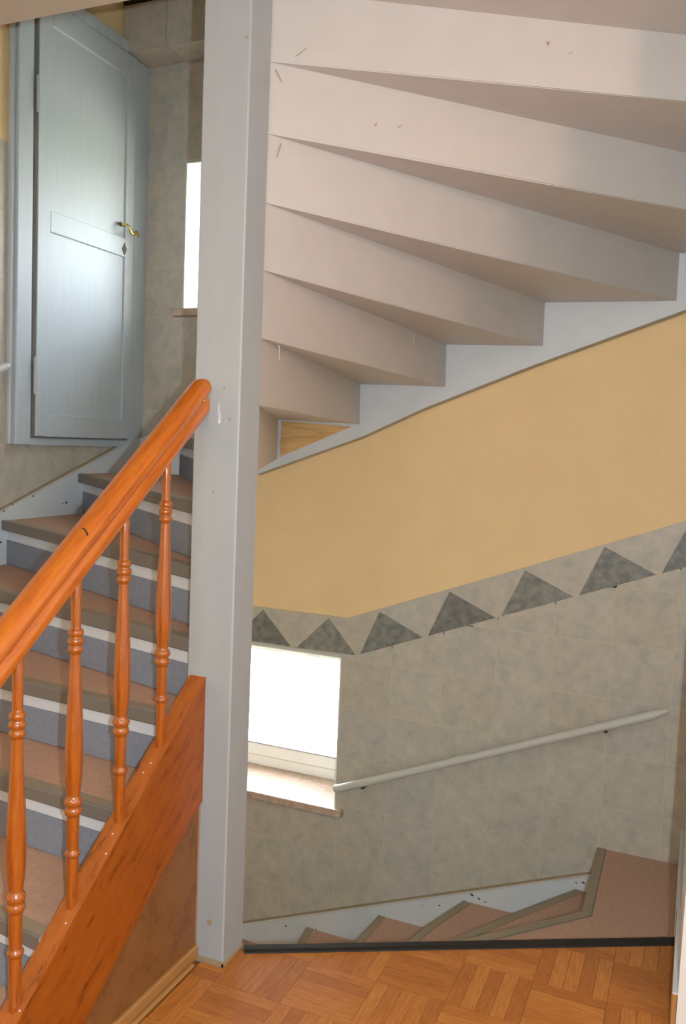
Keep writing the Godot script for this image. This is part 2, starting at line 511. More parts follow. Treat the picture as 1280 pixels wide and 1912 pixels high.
func door() -> void:
	var t := thing("door_1", Vector3(XW, 1.465, -3.23), "grey painted panelled door with brass handle above the steps", "door", "structure")
	var x0 := XW - 0.004
	var st := mb()
	# casing: left board with a stepped outer edge, header, right board in the corner
	soft_box(st, Vector3(x0, 1.428, -2.887), Vector3(XW + 0.03, 3.36, -2.80), 0.003)
	part("casing", st, M.door, t)
	st = mb()
	soft_box(st, Vector3(x0, 1.428, -2.80), Vector3(XW + 0.018, 3.36, -2.776), 0.004)
	part("casing_moulding", st, M.door, t)
	st = mb()
	soft_box(st, Vector3(x0, 3.318, -3.512), Vector3(XW + 0.03, 3.372, -2.887), 0.003)
	part("header", st, M.door, t)
	st = mb()
	soft_box(st, Vector3(x0, 1.428, ZB - 0.004), Vector3(XW + 0.022, 3.316, -3.586), 0.003)
	part("casing", st, M.door, t)
	st = mb()
	soft_box(st, Vector3(x0, 1.425, -3.586), Vector3(XW + 0.02, 1.458, -2.887), 0.003)
	part("threshold", st, M.door, t)
	# the dark rebate round the leaf
	st = mb()
	box(st, Vector3(x0, 1.458, -3.586), Vector3(XW + 0.003, 3.318, -2.887))
	part("rebate", st, M.gap, t)
	# leaf: panels set back behind stiles and rails
	var leaf := mb()
	var xl := XW + 0.004
	var xf := XW + 0.034
	soft_box(leaf, Vector3(xl, 1.466, -2.990), Vector3(xf, 3.312, -2.912), 0.002)
	soft_box(leaf, Vector3(xl, 1.466, -3.572), Vector3(xf, 3.312, -3.507), 0.002)
	soft_box(leaf, Vector3(xl, 2.352, -3.507), Vector3(xf, 2.442, -2.990), 0.002)
	soft_box(leaf, Vector3(xl, 3.208, -3.507), Vector3(xf, 3.312, -2.990), 0.002)
	var lf := part("leaf", leaf, M.door, t)
	st = mb()
	soft_box(st, Vector3(xl, 1.464, -3.509), Vector3(xf + 0.004, 1.563, -2.986), 0.002)
	part("bottom_rail", st, M.door, lf)
	for y in [[1.563, 2.352], [2.442, 3.208]]:
		st = mb()
		box(st, Vector3(xl, y[0], -3.508), Vector3(xf - 0.009, y[1], -2.989))
		part("panel", st, M.door, lf)
	# edge of the leaf towards the hinges, coloured darker than its face
	st = mb()
	box(st, Vector3(xl, 1.468, -2.912), Vector3(xf - 0.003, 3.31, -2.9095))
	part("leaf_edge", st, M.gap, lf, "brownish edge of the leaf")
	for y in [[1.647, 1.807], [2.822, 2.973]]:
		st = mb()
		tube(st, [Vector3(xf + 0.004, y[0], -2.903), Vector3(xf + 0.004, y[0] + 0.006, -2.903), Vector3(xf + 0.004, y[1] - 0.006, -2.903), Vector3(xf + 0.004, y[1], -2.903)], [0.005, 0.0085, 0.0085, 0.005], 12)
		part("hinge", st, M.door, t)
	# lever handle and keyhole plate
	var h := mb()
	var hx := xf
	tube(h, [Vector3(hx, 2.500, -3.470), Vector3(hx + 0.03, 2.498, -3.470), Vector3(hx + 0.045, 2.488, -3.472), Vector3(hx + 0.047, 2.470, -3.480), Vector3(hx + 0.047, 2.458, -3.494), Vector3(hx + 0.046, 2.462, -3.513), Vector3(hx + 0.044, 2.474, -3.535), Vector3(hx + 0.04, 2.470, -3.552), Vector3(hx + 0.036, 2.458, -3.562)], [0.006, 0.006, 0.006, 0.006, 0.0068, 0.0085, 0.0095, 0.0085, 0.006], 12)
	var hd := part("handle", h, M.brass, lf, "curved brass lever")
	st = mb()
	prism(st, [Vector3(hx - 0.001, 2.512, -3.470), Vector3(hx - 0.001, 2.503, -3.443), Vector3(hx - 0.001, 2.490, -3.470), Vector3(hx - 0.001, 2.495, -3.500)], Vector3(0.004, 0, 0))
	part("rose", st, M.dark_metal, hd)
	st = mb()
	prism(st, [Vector3(hx - 0.001, 2.418, -3.5), Vector3(hx - 0.001, 2.389, -3.484), Vector3(hx - 0.001, 2.36, -3.5), Vector3(hx - 0.001, 2.389, -3.516)], Vector3(0.004, 0, 0))
	part("keyhole_plate", st, M.dark_metal, lf, "dark diamond keyhole plate")

func back_tiles() -> void:
	var wall := get_node("wall_back") as Node3D
	var to3 := func(p: Vector2) -> Vector3: return Vector3(p.x, p.y, ZB)
	var back := Vector3(0, 0, -1)
	var low := PackedVector2Array([Vector2(-2.3, -1.10), Vector2(-0.29, -0.292), Vector2(-0.262, -0.19), Vector2(XR - 0.001, -0.19), Vector2(XR - 0.001, 1.0765), Vector2(-1.446, 0.492), Vector2(-2.3, 0.49)])
	var hole := PackedVector2Array([Vector2(-2.516, -0.303), Vector2(-1.476, -0.303), Vector2(-1.476, -0.266), Vector2(-1.518, -0.266), Vector2(-1.518, 0.478), Vector2(-2.516, 0.478)])
	tile_zone(low, hole, steps(-2.4785, 0.2425, 12), steps(-1.199, 0.2375, 11), to3, back, wall)
	# grout bed
	var st := mb()
	for q in Geometry2D.clip_polygons(low, hole):
		var pts := []
		for p in q: pts.append(Vector3(p.x, p.y, ZB - 0.0012))
		prism(st, pts, Vector3(0, 0, -0.008))
	part("grout", st, M.grout, wall)
	# upper zone beside the door
	var high := PackedVector2Array([Vector2(XW + 0.023, 1.40), Vector2(-1.9, 1.50), Vector2(-1.9, 3.318), Vector2(XW + 0.001, 3.318), Vector2(XW + 0.001, 3.0), Vector2(XW + 0.023, 3.0)])
	var hole2 := PackedVector2Array([Vector2(-2.515, 2.087), Vector2(-1.476, 2.087), Vector2(-1.476, 2.125), Vector2(-1.518, 2.125), Vector2(-1.518, 2.843), Vector2(-2.456, 2.843), Vector2(-2.456, 2.125), Vector2(-2.515, 2.125)])
	tile_zone(high, hole2, steps(-2.811, 0.2425, 6), steps(1.142, 0.237, 11), to3, back, wall)
	st = mb()
	for q in Geometry2D.clip_polygons(high, hole2):
		var pts := []
		for p in q: pts.append(Vector3(p.x, p.y, ZB - 0.0012))
		prism(st, pts, Vector3(0, 0, -0.008))
	part("grout", st, M.grout, wall)
	# border of dark and pale triangles: level over the window, then rising with the steps
	var tris := [[Vector2(-2.458, 0.49), Vector2(-2.299, 0.654), Vector2(-2.14, 0.489)], [Vector2(-2.109, 0.49), Vector2(-1.946, 0.654), Vector2(-1.786, 0.4885)], [Vector2(-1.757, 0.4895), Vector2(-1.592, 0.656), Vector2(-1.446, 0.494)]]
	tris.append([Vector2(-1.425, 0.5015), Vector2(-1.337, 0.716), Vector2(-1.122, 0.6210)])
	tris.append([Vector2(-1.098, 0.6305), Vector2(-1.008, 0.846), Vector2(-0.794, 0.7505)])
	tris.append([Vector2(-0.770, 0.760), Vector2(-0.677, 0.974), Vector2(-0.466, 0.880)])
	tris.append([Vector2(-0.445, 0.888), Vector2(-0.354, 1.104), Vector2(-0.144, 1.0068)])
	tris.append([Vector2(-0.124, 1.0147), Vector2(-0.032, 1.230), Vector2(XR - 0.002, 1.0765)])
	for k in tris.size():
		lay_piece(PackedVector2Array(tris[k]), to3, back, M["dark%d" % (k % 3)], wall, "border_tile")
	var top := func(x: float) -> float: return 0.664 if x < -1.495 else 0.664 + (x + 1.495) * 0.3925
	for k in tris.size() - 1:
		var a: Array = tris[k]
		var b: Array = tris[k + 1]
		var d := 0.0016
		var poly := PackedVector2Array([Vector2(a[1].x + d, a[1].y), Vector2(a[2].x + d, a[2].y + 0.0005), Vector2(b[0].x - d, b[0].y + 0.0005), Vector2(b[1].x - d, b[1].y), Vector2(b[1].x - d, top.call(b[1].x))])
		if a[1].x < -1.495 and b[1].x > -1.495: poly.append(Vector2(-1.495, 0.664))
		poly.append(Vector2(a[1].x + d, top.call(a[1].x)))
		lay_piece(poly, to3, back, M["tile%d" % ((k * 2 + 2) % 5)], wall, "border_tile")
	lay_piece(PackedVector2Array([Vector2(-0.0304, 1.231), Vector2(XR - 0.002, 1.08), Vector2(XR - 0.002, top.call(XR)), Vector2(-0.0304, top.call(-0.0304))]), to3, back, M.tile2, wall, "border_tile")
	st = mb()
	prism(st, [Vector3(-2.456, 0.478, ZB - 0.0012), Vector3(-1.446, 0.478, ZB - 0.0012), Vector3(XR, 1.072, ZB - 0.0012), Vector3(XR, top.call(XR) + 0.002, ZB - 0.0012), Vector3(-1.495, 0.666, ZB - 0.0012), Vector3(-2.456, 0.666, ZB - 0.0012)], Vector3(0, 0, -0.008))
	part("grout", st, M.grout, wall)

func left_tiles() -> void:
	var wall := get_node("wall_left") as Node3D
	var to3 := func(p: Vector2) -> Vector3: return Vector3(XW, p.y, p.x)       # wall coordinates: z, y
	var back := Vector3(-1, 0, 0)
	var zone := PackedVector2Array([Vector2(-1.6, 0.70), Vector2(-1.6, 2.64), Vector2(-2.775, 2.665), Vector2(-2.775, 1.4265), Vector2(-3.585, 1.4245), Vector2(-3.585, 1.46), Vector2(-3.0, 1.243)])
	zone = PackedVector2Array([Vector2(-1.6, 0.75), Vector2(-1.6, 2.64), Vector2(-2.775, 2.665), Vector2(-2.775, 1.4265), Vector2(-3.51, 1.4245)])
	tile_zone(zone, PackedVector2Array(), steps(-3.7375, 0.2425, 10), steps(0.473, 0.2385, 11), to3, back, wall)
	var st := mb()
	var pts := []
	for p in zone: pts.append(Vector3(XW - 0.0012, p.y, p.x))
	prism(st, pts, Vector3(-0.008, 0, 0))
	part("grout", st, M.grout, wall)

func boxing() -> void:
	var t := thing("boxing", Vector3(-2.2, 3.317, -3.6), "tile-clad boxing high on the back wall over the door's corner", "boxing")
	var st := mb()
	box(st, Vector3(XW, 3.323, ZB), Vector3(-1.2, 3.54, -3.518))
	part("core", st, M.grout, t)
	var xs := steps(-2.708, 0.2425, 7)
	for i in xs.size() - 1:
		lay_piece(PackedVector2Array([Vector2(xs[i] + 0.002, 3.32), Vector2(xs[i + 1] - 0.002, 3.32), Vector2(xs[i + 1] - 0.002, 3.536), Vector2(xs[i] + 0.002, 3.536)]), func(p: Vector2) -> Vector3: return Vector3(p.x, p.y, -3.513), Vector3(0, 0, -1), M["tile%d" % ((i * 3) % 5)], t)
		lay_piece(PackedVector2Array([Vector2(xs[i] + 0.002, -3.512), Vector2(xs[i + 1] - 0.002, -3.512), Vector2(xs[i + 1] - 0.002, ZB + 0.002), Vector2(xs[i] + 0.002, ZB + 0.002)]), func(p: Vector2) -> Vector3: return Vector3(p.x, 3.318, p.y), Vector3(0, 1, 0), M["tile%d" % ((i * 3 + 1) % 5)], t)
	st = mb()
	box(st, Vector3(XW, 3.54, ZB), Vector3(-1.2, 3.62, -3.50))
	part("shade_slab", st, M.dark_metal, t)  # dark slab in place of the shadow above the boxing

# ------------------------------------------------------------------ landing
func landing() -> void:
	var st := mb()
	var e0 := Vector2(-1.158, -2.120)
	var e1 := Vector2(XR, -2.757)
	prism(st, [Vector3(-2.708, -0.009, 2.5), Vector3(2.2, -0.009, 2.5), Vector3(2.2, -0.009, -2.3), Vector3(XR, -0.009, -2.3), Vector3(XR, -0.009, e1.y), Vector3(e0.x, -0.009, e0.y), Vector3(-1.31, -0.009, -2.125), Vector3(-1.31, -0.009, -1.4), Vector3(-2.708, -0.009, -1.4)], Vector3(0, -0.16, 0))
	var fl := solid("floor", st, M.underfloor, "landing floor of small orange-brown parquet fingers laid in alternating squares", "floor")
	# parquet fingers: squares of four, turned alternately
	var sq := 0.2
	var zone := PackedVector2Array([Vector2(-1.222, -1.0), Vector2(-1.222, -2.012), Vector2(-1.149, -2.012), Vector2(-1.149, e0.y), e1 + Vector2(-0.016, 0), Vector2(0.022, -1.0)])
	for i in range(-8, 3):
		for k in range(-16, -5):
			for f in 5:
				var lo := Vector2(i * sq + 0.06, k * sq + 0.05)
				var hi := lo + Vector2(sq, sq)
				var along_x := posmod(i + k, 2) == 0
				if along_x:
					lo.y += f * sq / 5; hi.y = lo.y + sq / 5
				else:
					lo.x += f * sq / 5; hi.x = lo.x + sq / 5
				var g := 0.0004
				var cell := PackedVector2Array([lo + Vector2(g, g), Vector2(hi.x - g, lo.y + g), hi - Vector2(g, g), Vector2(lo.x + g, hi.y - g)])
				for q in Geometry2D.intersect_polygons(cell, zone):
					lay_piece(q, func(p: Vector2) -> Vector3: return Vector3(p.x, 0.0, p.y), Vector3(0, -1, 0), M["p%s%d" % ["x" if along_x else "z", rng.randi_range(0, 3)]], fl, "parquet_finger")
	# rest of the boards behind the viewer
	st = mb()
	box(st, Vector3(-1.222, -0.009, -1.0), Vector3(2.19, 0.0, 2.49))
	box(st, Vector3(0.0235, -0.009, -2.29), Vector3(2.19, 0.0, -1.0))
	part("boards", st, M.floor_wood, fl)
	# black edge strip
	st = mb()
	var d := Vector3(e1.x - 0.016 - e0.x, 0, e1.y - e0.y).normalized()
	var n := Vector3(-d.z, 0, d.x)      # towards the viewer
	if n.z < 0: n = -n
	var prof := [Vector2(0.031, 0.0), Vector2(0.029, 0.003), Vector2(0.016, 0.0055), Vector2(-0.006, 0.0055), Vector2(-0.012, 0.001), Vector2(-0.012, -0.045), Vector2(-0.009, -0.045), Vector2(-0.006, -0.002)]
	var pts := []
	var s0 := Vector3(e0.x + 0.012, 0, e0.y - 0.004)
	var w0 := 1.0
	for p in prof: pts.append(s0 + n * p.x * w0 + Vector3(0, p.y, 0))
	prism(st, pts, d * 1.335)
	var strip := thing("edge_strip", Vector3(-0.56, 0, -2.44), "black ribbed edging strip where the parquet meets the carpeted steps down", "edging")
	part("strip", st, M.black, strip)
	st = mb()
	tube(st, [s0 + d * 0.03 + Vector3(0, 0.003, 0), s0 + d * 0.03 + Vector3(0, 0.0058, 0)], [0.003, 0.0024], 10)
	part("screw", st, M.brass, strip, "small brass screw head")
	# skirting along the right wall
	st = mb()
	soft_box(st, Vector3(0.021, -0.184, ZB), Vector3(XR, -0.03, -2.78), 0.003)
	solid("baseboard_right", st, M.string, "grey skirting at the foot of the right wall beside the carpeted step down", "skirting")
	st = mb()
	soft_box(st, Vector3(0.021, 0.0, -2.775), Vector3(XR, 0.10, -2.302), 0.003)
	var bw := solid("baseboard_hall", st, M.skirt, "brown skirting with a pale top at the right edge of the parquet", "skirting")
	st = mb()
	box(st, Vector3(0.0225, 0.10, -2.77), Vector3(XR, 0.104, -2.304))
	part("top_edge", st, M.white, bw)

func newel() -> void:
	var t := thing("newel_post", Vector3(-1.2285, 0, -2.0775), "tall square pale grey newel post standing on the parquet corner", "post")
	var st := mb()
	soft_box(st, Vector3(-1.30, -0.16, -2.135), Vector3(-1.157, 4.4, -2.02), 0.004)
	part("shaft", st, M.post, t)
	st = mb()
	box(st, Vector3(-1.238, 0.0, -2.02), Vector3(-1.151, 0.012, -2.013))
	box(st, Vector3(-1.157, 0.0, -2.128), Vector3(-1.150, 0.010, -2.013))
	part("foot_bead", st, M.seal_and_shade, t, "brownish worn bead round the foot")
	for c in [[Vector3(-1.218, 1.532, -2.02), 0.004, 0.03], [Vector3(-1.2205, 1.548, -2.02), 0.002, 0.04]]:
		st = mb()
		var p: Vector3 = c[0]
		prism(st, [p + Vector3(-c[1], 0.004, 0), p + Vector3(0, 0, 0), p + Vector3(c[1], 0.004, 0), p + Vector3(c[1] * 0.6, c[2], 0), p + Vector3(-c[1] * 0.5, c[2], 0)], Vector3(0, 0, 0.0012))
		part("paint_drip", st, M.white, t)
	for c in [[-1.204, 0.118, 0.010], [-1.168, 2.535, 0.004], [-1.206, 1.628, 0.004], [-1.186, 1.545, 0.005], [-1.232, 1.345, 0.004]]:
		st = mb()
		prism(st, [Vector3(c[0] - c[2], c[1], -2.02), Vector3(c[0] - c[2] * 0.3, c[1] - c[2], -2.02), Vector3(c[0] + c[2] * 0.8, c[1] - c[2] * 0.5, -2.02), Vector3(c[0] + c[2] * 0.5, c[1] + c[2] * 1.1, -2.02)], Vector3(0, 0, 0.0004))
		part("chip", st, M.seal_and_shade, t)

# ------------------------------------------------------------------ steps
func flat(p: Vector2, y: float) -> Vector3:
	return Vector3(p.x, y, p.y)

# one carpeted tread: outline runs from the nosing's left end to its right end and on round the back
func carpet_tread(outline: Array, nose: int, y: float, st_parent: Node3D, with_front := true) -> void:
	# outline: Array of Vector2 (x, z); the first nose + 1 points are the nosing line
	var pts := []
	for p in outline: pts.append(flat(p, y - 0.008))
	var st := mb()
	prism(st, pts, Vector3(0, -0.03, 0))
	var tr := part("tread", st, M.string, st_parent)
	st = mb()
	pts = []
	for p in outline: pts.append(flat(p, y - 0.003))
	prism(st, pts, Vector3(0, -0.006, 0))
	part("carpet", st, M.carpet, tr)
	# nosing profile: flat band on top, rounded front lip
	var cen := Vector2.ZERO
	for p in outline: cen += p / outline.size()
	st = mb()
	var st2 := mb()
	var w := 0.036
	for i in nose:
		var a: Vector2 = outline[i]
		var b: Vector2 = outline[i + 1]
		var d := (b - a).normalized()
		var n := Vector2(-d.y, d.x)
		if n.dot(cen - a) < 0: n = -n          # into the tread
		# mitre against the neighbours
		var ka := 0.0
		var kb := 0.0
		if i > 0:
			ka = miter(outline[i - 1], a, b, n)
		if i < nose - 1:
			kb = miter(outline[i + 2], b, a, n)
		for piece in 2:
			var prof := [Vector2(w, -0.004), Vector2(w, -0.0005), Vector2(0.002, -0.0002), Vector2(0.002, -0.006)]
			if piece == 1: prof = [Vector2(0.002, -0.0006), Vector2(-0.001, -0.002), Vector2(-0.003, -0.006), Vector2(-0.003, -0.038), Vector2(0.0, -0.041), Vector2(0.006, -0.041), Vector2(0.006, -0.0085)]
			nosing_run(st if piece == 0 else st2, prof, a, b, d, n, ka, kb, y)
	part("nosing", st, M.nosing, tr)
	part("nosing_lip", st2, M.nosing_front, tr, "dark grey front lip")

func nosing_run(st: SurfaceTool, prof: Array, a: Vector2, b: Vector2, d: Vector2, n: Vector2, ka: float, kb: float, y: float) -> void:
	var ring_a := []
	var ring_b := []
	for p in prof:
		ring_a.append(flat(a + n * p.x + d * ka * p.x, y + p.y))
		ring_b.append(flat(b + n * p.x - d * kb * p.x, y + p.y))
	for j in prof.size():
		var j2 := (j + 1) % prof.size()
		var pn: Vector2 = prof[j2] - prof[j]
		var o := flat(n * -pn.y, pn.x)
		quad(st, ring_a[j], ring_a[j2], ring_b[j2], ring_b[j], -o if prof_ccw(prof) else o)

func prof_ccw(prof: Array) -> bool:
	var s := 0.0
	for i in prof.size(): s += (prof[i] as Vector2).cross(prof[(i + 1) % prof.size()])
	return s > 0.0

func miter(prev: Vector2, at: Vector2, next: Vector2, n: Vector2) -> float:
	var d := (next - at).normalized()
	var e := (prev - at).normalized()
	var half := acos(clampf(d.dot(e), -1, 1)) / 2.0
	var inside := e.dot(n) > 0.0
	var k := 1.0 / tan(maxf(half, 0.2))
	return k if inside else -k

func carpet_riser(a: Vector2, b: Vector2, y0: float, y1: float, toward: Vector2, parent: Node3D) -> void:
	var d := (b - a).normalized()
	var n := Vector2(-d.y, d.x)
	if n.dot(toward) < 0: n = -n
	var st := mb()
	prism(st, [flat(a, y0), flat(b, y0), flat(b, y1), flat(a, y1)], flat(-n * 0.018, 0))
	var r := part("riser", st, M.white, parent)
	st = mb()
	prism(st, [flat(a + n * 0.004, y0), flat(b + n * 0.004, y0), flat(b + n * 0.004, y1 - 0.047), flat(a + n * 0.004, y1 - 0.047)], flat(-n * 0.0045, 0))
	part("carpet", st, M.riser_carpet, r, "blue-grey carpet on the riser")

func main_staircase() -> void:
	var t := thing("staircase", Vector3(-1.9, 0, -2.4), "winding staircase with carpeted steps on the left and bare grey undersides overhead", "staircase")
	# nosing lines on the left: [left end, right end] as (x, z)
	var L := [Vector2(XS, -1.40), Vector2(XS, -1.61), Vector2(XS, -1.795), Vector2(XS, -2.02), Vector2(XS, -2.38), Vector2(XS, -2.722), Vector2(XS, -3.192), Vector2(-2.46, ZS)]
	var R := [Vector2(-1.29, -1.20), Vector2(-1.29, -1.435), Vector2(-1.29, -1.70), Vector2(-1.29, -1.918), Vector2(-1.302, -2.03), Vector2(-1.302, -2.112), Vector2(-1.302, -2.128), Vector2(-1.29, -2.137)]
	for i in 8:
		var y := RISE * (i + 1)
		var into := Vector2(0, -0.05)
		var outline := [L[i], R[i]]
		if i < 6:
			outline += [R[i + 1] + Vector2(0, -0.04), L[i + 1] + into]
		elif i == 6:
			outline += [R[7] + Vector2(0, -0.01), Vector2(-2.40, ZS), Vector2(XS, ZS)]
		else:
			outline += [Vector2(-1.25, -2.15), Vector2(-1.90, ZS)]
		var dn: Vector2 = (R[i] - L[i]).normalized()
		var nn := Vector2(-dn.y, dn.x)
		if nn.y > 0: nn = -nn
		carpet_tread(outline, 1, y, t)
		var ra: Vector2 = L[i] + nn * 0.028
		var rb: Vector2 = R[i] + nn * 0.026
		if i < 7: ra = ra + dn * ((XS - ra.x) / dn.x)
		else: ra = ra + dn * ((ZS - ra.y) / dn.y)
		carpet_riser(ra, rb, y - RISE, y - 0.038, -nn, t)
	# string on the left wall
	var st := mb()
	var sl := func(z: float) -> float: return 1.152 + (-2.745 - z) * 0.354
	prism(st, [Vector3(XW, sl.call(-1.3), -1.3), Vector3(XW, sl.call(ZS), ZS), Vector3(XW, sl.call(ZS) - 0.5, ZS), Vector3(XW, 0.05, -1.3)], Vector3(XS - XW, 0, 0))
	var ws := part("wall_string", st, M.string, t)
	st = mb()
	prism(st, [Vector3(XW, sl.call(-1.3), -1.3), Vector3(XW, sl.call(-1.3) + 0.008, -1.3), Vector3(XW, sl.call(-3.56) + 0.008, -3.56), Vector3(XW, sl.call(-3.56), -3.56)], Vector3(0.012, 0, 0))
	part("seal_and_shade", st, M.seal_and_shade, ws, "brown strip painted in as the tile edge shadow above the string")  # shadow line of the tile edge, built as a brown strip
	for c in [[1.205, -2.90, 0.007], [1.175, -2.78, 0.005], [1.29, -3.195, 0.004], [1.165, -3.11, 0.009], [1.15, -2.73, 0.006], [1.163, -3.09, 0.005], [1.02, -2.715, 0.008]]:
		st = mb()
		prism(st, [Vector3(XS, c[0], c[1] - c[2]), Vector3(XS, c[0] - c[2] * 0.6, c[1]), Vector3(XS, c[0] + c[2] * 0.2, c[1] + c[2]), Vector3(XS, c[0] + c[2] * 0.7, c[1])], Vector3(0.0005, 0, 0))
		part("chip", st, M.chip, ws)
	# string on the back wall, from the corner up under the overhead steps
	st = mb()
	prism(st, [Vector3(XS, 1.12, ZB), Vector3(-2.4, 1.16, ZB), Vector3(-1.984, 1.323, ZB), Vector3(-1.448, 1.523, ZB), Vector3(-1.16, 1.658, ZB), Vector3(-0.676, 1.854, ZB), Vector3(-0.104, 2.068, ZB), Vector3(XR, 2.12, ZB), Vector3(XR, 2.50, ZB), Vector3(-0.3, 2.45, ZB), Vector3(-1.984, 1.74, ZB), Vector3(-2.4, 1.57, ZB), Vector3(XS, 1.47, ZB)], Vector3(0, 0, ZS - ZB))
	var bs := part("wall_string", st, M.string, t)
	st = mb()
	prism(st, [Vector3(-1.862, 1.583, ZS), Vector3(-1.50, 1.566, ZS), Vector3(-1.862, 1.412, ZS)], Vector3(0, 0, 0.003))
	part("bare_patch", st, M.pine, bs, "unpainted pine triangle")
	st = mb()
	prism(st, [Vector3(-1.984, 1.323, ZB), Vector3(-1.448, 1.523, ZB), Vector3(-1.16, 1.658, ZB), Vector3(-0.676, 1.854, ZB), Vector3(-0.104, 2.068, ZB), Vector3(XR, 2.12, ZB), Vector3(XR, 2.112, ZB), Vector3(-0.104, 2.060, ZB), Vector3(-0.676, 1.847, ZB), Vector3(-1.16, 1.651, ZB), Vector3(-1.448, 1.516, ZB), Vector3(-1.984, 1.316, ZB)], Vector3(0, 0, 0.012))
	part("seal_and_shade", st, M.seal_and_shade, bs, "brown strip painted in as the shadow line under the string")  # dark line below the string, put in as a brown strip
	# overhead risers: bottom and top at the post, bottom and top at the outer end
	var risers := [
		[1.40, 1.592, Vector3(-1.880, 1.400, ZS), Vector3(-1.880, 1.589, ZS)],
		[1.592, 1.777, Vector3(-1.461, 1.579, ZS), Vector3(-1.467, 1.761, ZS)],
		[1.781, 1.964, Vector3(-1.064, 1.755, ZS), Vector3(-1.069, 1.938, ZS)],
		[1.969, 2.146, Vector3(-0.651, 1.929, ZS), Vector3(-0.653, 2.108, ZS)],
		[2.153, 2.330, Vector3(-0.141, 2.102, ZS), Vector3(-0.142, 2.286, ZS)],
		[2.339, 2.519, Vector3(XR, 2.283, -3.150), Vector3(XR, 2.457, -3.150)],
		[2.525, 2.707, Vector3(XR, 2.468, -2.680), Vector3(XR, 2.642, -2.680)],
	]
	var JX := -1.157
	var JZ := -2.137
	for k in risers.size():
		var r: Array = risers[k]
		var dv := Vector3(r[2].x - JX, 0, r[2].z - JZ).normalized()
		var nb := Vector3(-dv.z, 0, dv.x)
		if nb.x > 0 or (absf(nb.x) < 0.01 and nb.z > 0): nb = -nb      # away from the viewer, down the flight
		st = mb()
		prism(st, [Vector3(JX - 0.012, r[0], JZ + 0.004), r[2], r[3] + Vector3(0, 0.014, 0), Vector3(JX - 0.012, r[1] + 0.014, JZ + 0.004)], nb * 0.02)
		part("riser", st, M.grey, t, "bare grey riser seen from behind" if k == 1 else "")
		# tread above: underside between this riser's top and the next riser's bottom
		if k + 1 < risers.size() or k == risers.size() - 1:
			var y0: float = r[1]
			var o := []
			var je := Vector3(JX - 0.012, y0 + 0.001, JZ + 0.004)
			if k < 4:
				var nx: Array = risers[k + 1]
				o = [je, r[3] + nb * 0.03, nx[2] + Vector3(-0.007, 0, 0)]
			elif k == 4:
				o = [je, r[3] + nb * 0.03, Vector3(XR, 2.284, ZS), risers[5][2] + Vector3(0, 0, -0.008)]
			elif k == 5:
				o = [je, r[3] + nb * 0.03, risers[6][2] + Vector3(0, 0, -0.008)]
			else:
				o = [je, r[3] + nb * 0.03, Vector3(XR, 2.642, -2.05), Vector3(-1.17, 2.70, -2.05)]
			st = mb()
			wedge(st, o, 0.042)
			part("tread", st, M.grey, t)
	# small paint drips and scratches on the backs of the overhead risers: riser, place along it, height, half width, length, lean
	for c in [[1, 0.112, 1.778, 0.0022, -0.045, 0.0, "w"], [1, 0.105, 1.782, 0.006, -0.012, 0.0, "w"], [2, 0.739, 1.932, 0.003, -0.036, 0.0, "w"], [4, 0.021, 2.312, 0.002, -0.04, -0.012, "c"], [5, 0.008, 2.501, 0.002, -0.03, 0.018, "c"], [6, 0.05, 2.537, 0.0016, 0.024, 0.03, "c"], [5, 0.195, 2.395, 0.003, 0.008, 0.004, "c"], [6, 0.575, 2.612, 0.005, -0.01, 0.0, "c"], [6, 0.62, 2.583, 0.002, 0.006, 0.01, "c"], [5, 0.24, 2.40, 0.002, 0.01, 0.01, "c"]]:
		var rr: Array = risers[c[0]]
		var o2 := Vector3(rr[2].x, 0, rr[2].z)
		var j2 := Vector3(JX, 0, JZ)
		var dd := (o2 - j2).normalized()
		var nf := Vector3(-dd.z, 0, dd.x)
		if nf.x < 0: nf = -nf
		var q: Vector3 = j2.lerp(o2, c[1]) + Vector3(0, c[2], 0)
		st = mb()
		prism(st, [q - dd * c[3], q + dd * c[3], q + dd * (c[5] + c[3] * 0.5) + Vector3(0, c[4], 0), q + dd * (c[5] - c[3] * 0.5) + Vector3(0, c[4], 0)], nf * 0.0012)
		part("paint_drip" if c[6] == "w" else "scratch", st, M.frame if c[6] == "w" else M.sealdark, t)
	# stained outer string along the banister
	st = mb()
	var so := func(z: float) -> float: return 0.804 - 0.80 * (z + 1.994)
	var len := Vector2(2.02 - 1.05, 0.80 * 0.97).length()
	var ang := atan2(0.80, 1.0)
	# local frame: x up along the slope, y square to it, z across (towards the stairs)
	var base := Vector3(-1.238, so.call(-1.05), -1.05)
	var bx := Vector3(0, sin(ang), -cos(ang))
	var by := Vector3(0, cos(ang), sin(ang))
	var bz := bx.cross(by)
	var inv := Transform3D(Basis(bx, by, bz), base).affine_inverse()
	var ring := []
	for p in [Vector3(-1.238, so.call(-2.0205), -2.0205), Vector3(-1.238, so.call(-1.05), -1.05), Vector3(-1.238, 0.0, -1.05), Vector3(-1.238, 0.0, -1.37), Vector3(-1.238, 0.144, -1.559), Vector3(-1.238, 0.230, -1.670), Vector3(-1.238, 0.302, -1.770), Vector3(-1.238, 0.394, -1.905), Vector3(-1.238, 0.468, -2.0205)]:
		ring.append(inv * (p as Vector3))
	var across := inv.basis * Vector3(-0.052, 0, 0)
	prism(st, ring, across)
	var os := MeshInstance3D.new()
	os.name = "outer_string"
	os.mesh = st.commit()
	os.material_override = M.string_wood
	os.transform = Transform3D(Basis(bx, by, bz), base - t.position)
	t.add_child(os, true)
	tag(os, "orange-brown stained outer string with dark scuffs")
	st = mb()
	prism(st, [Vector3(0.0, 0.0, 0), Vector3(len, 0, 0), Vector3(len, 0.0012, 0), Vector3(0.0, 0.0012, 0)], across)
	var cap := MeshInstance3D.new()
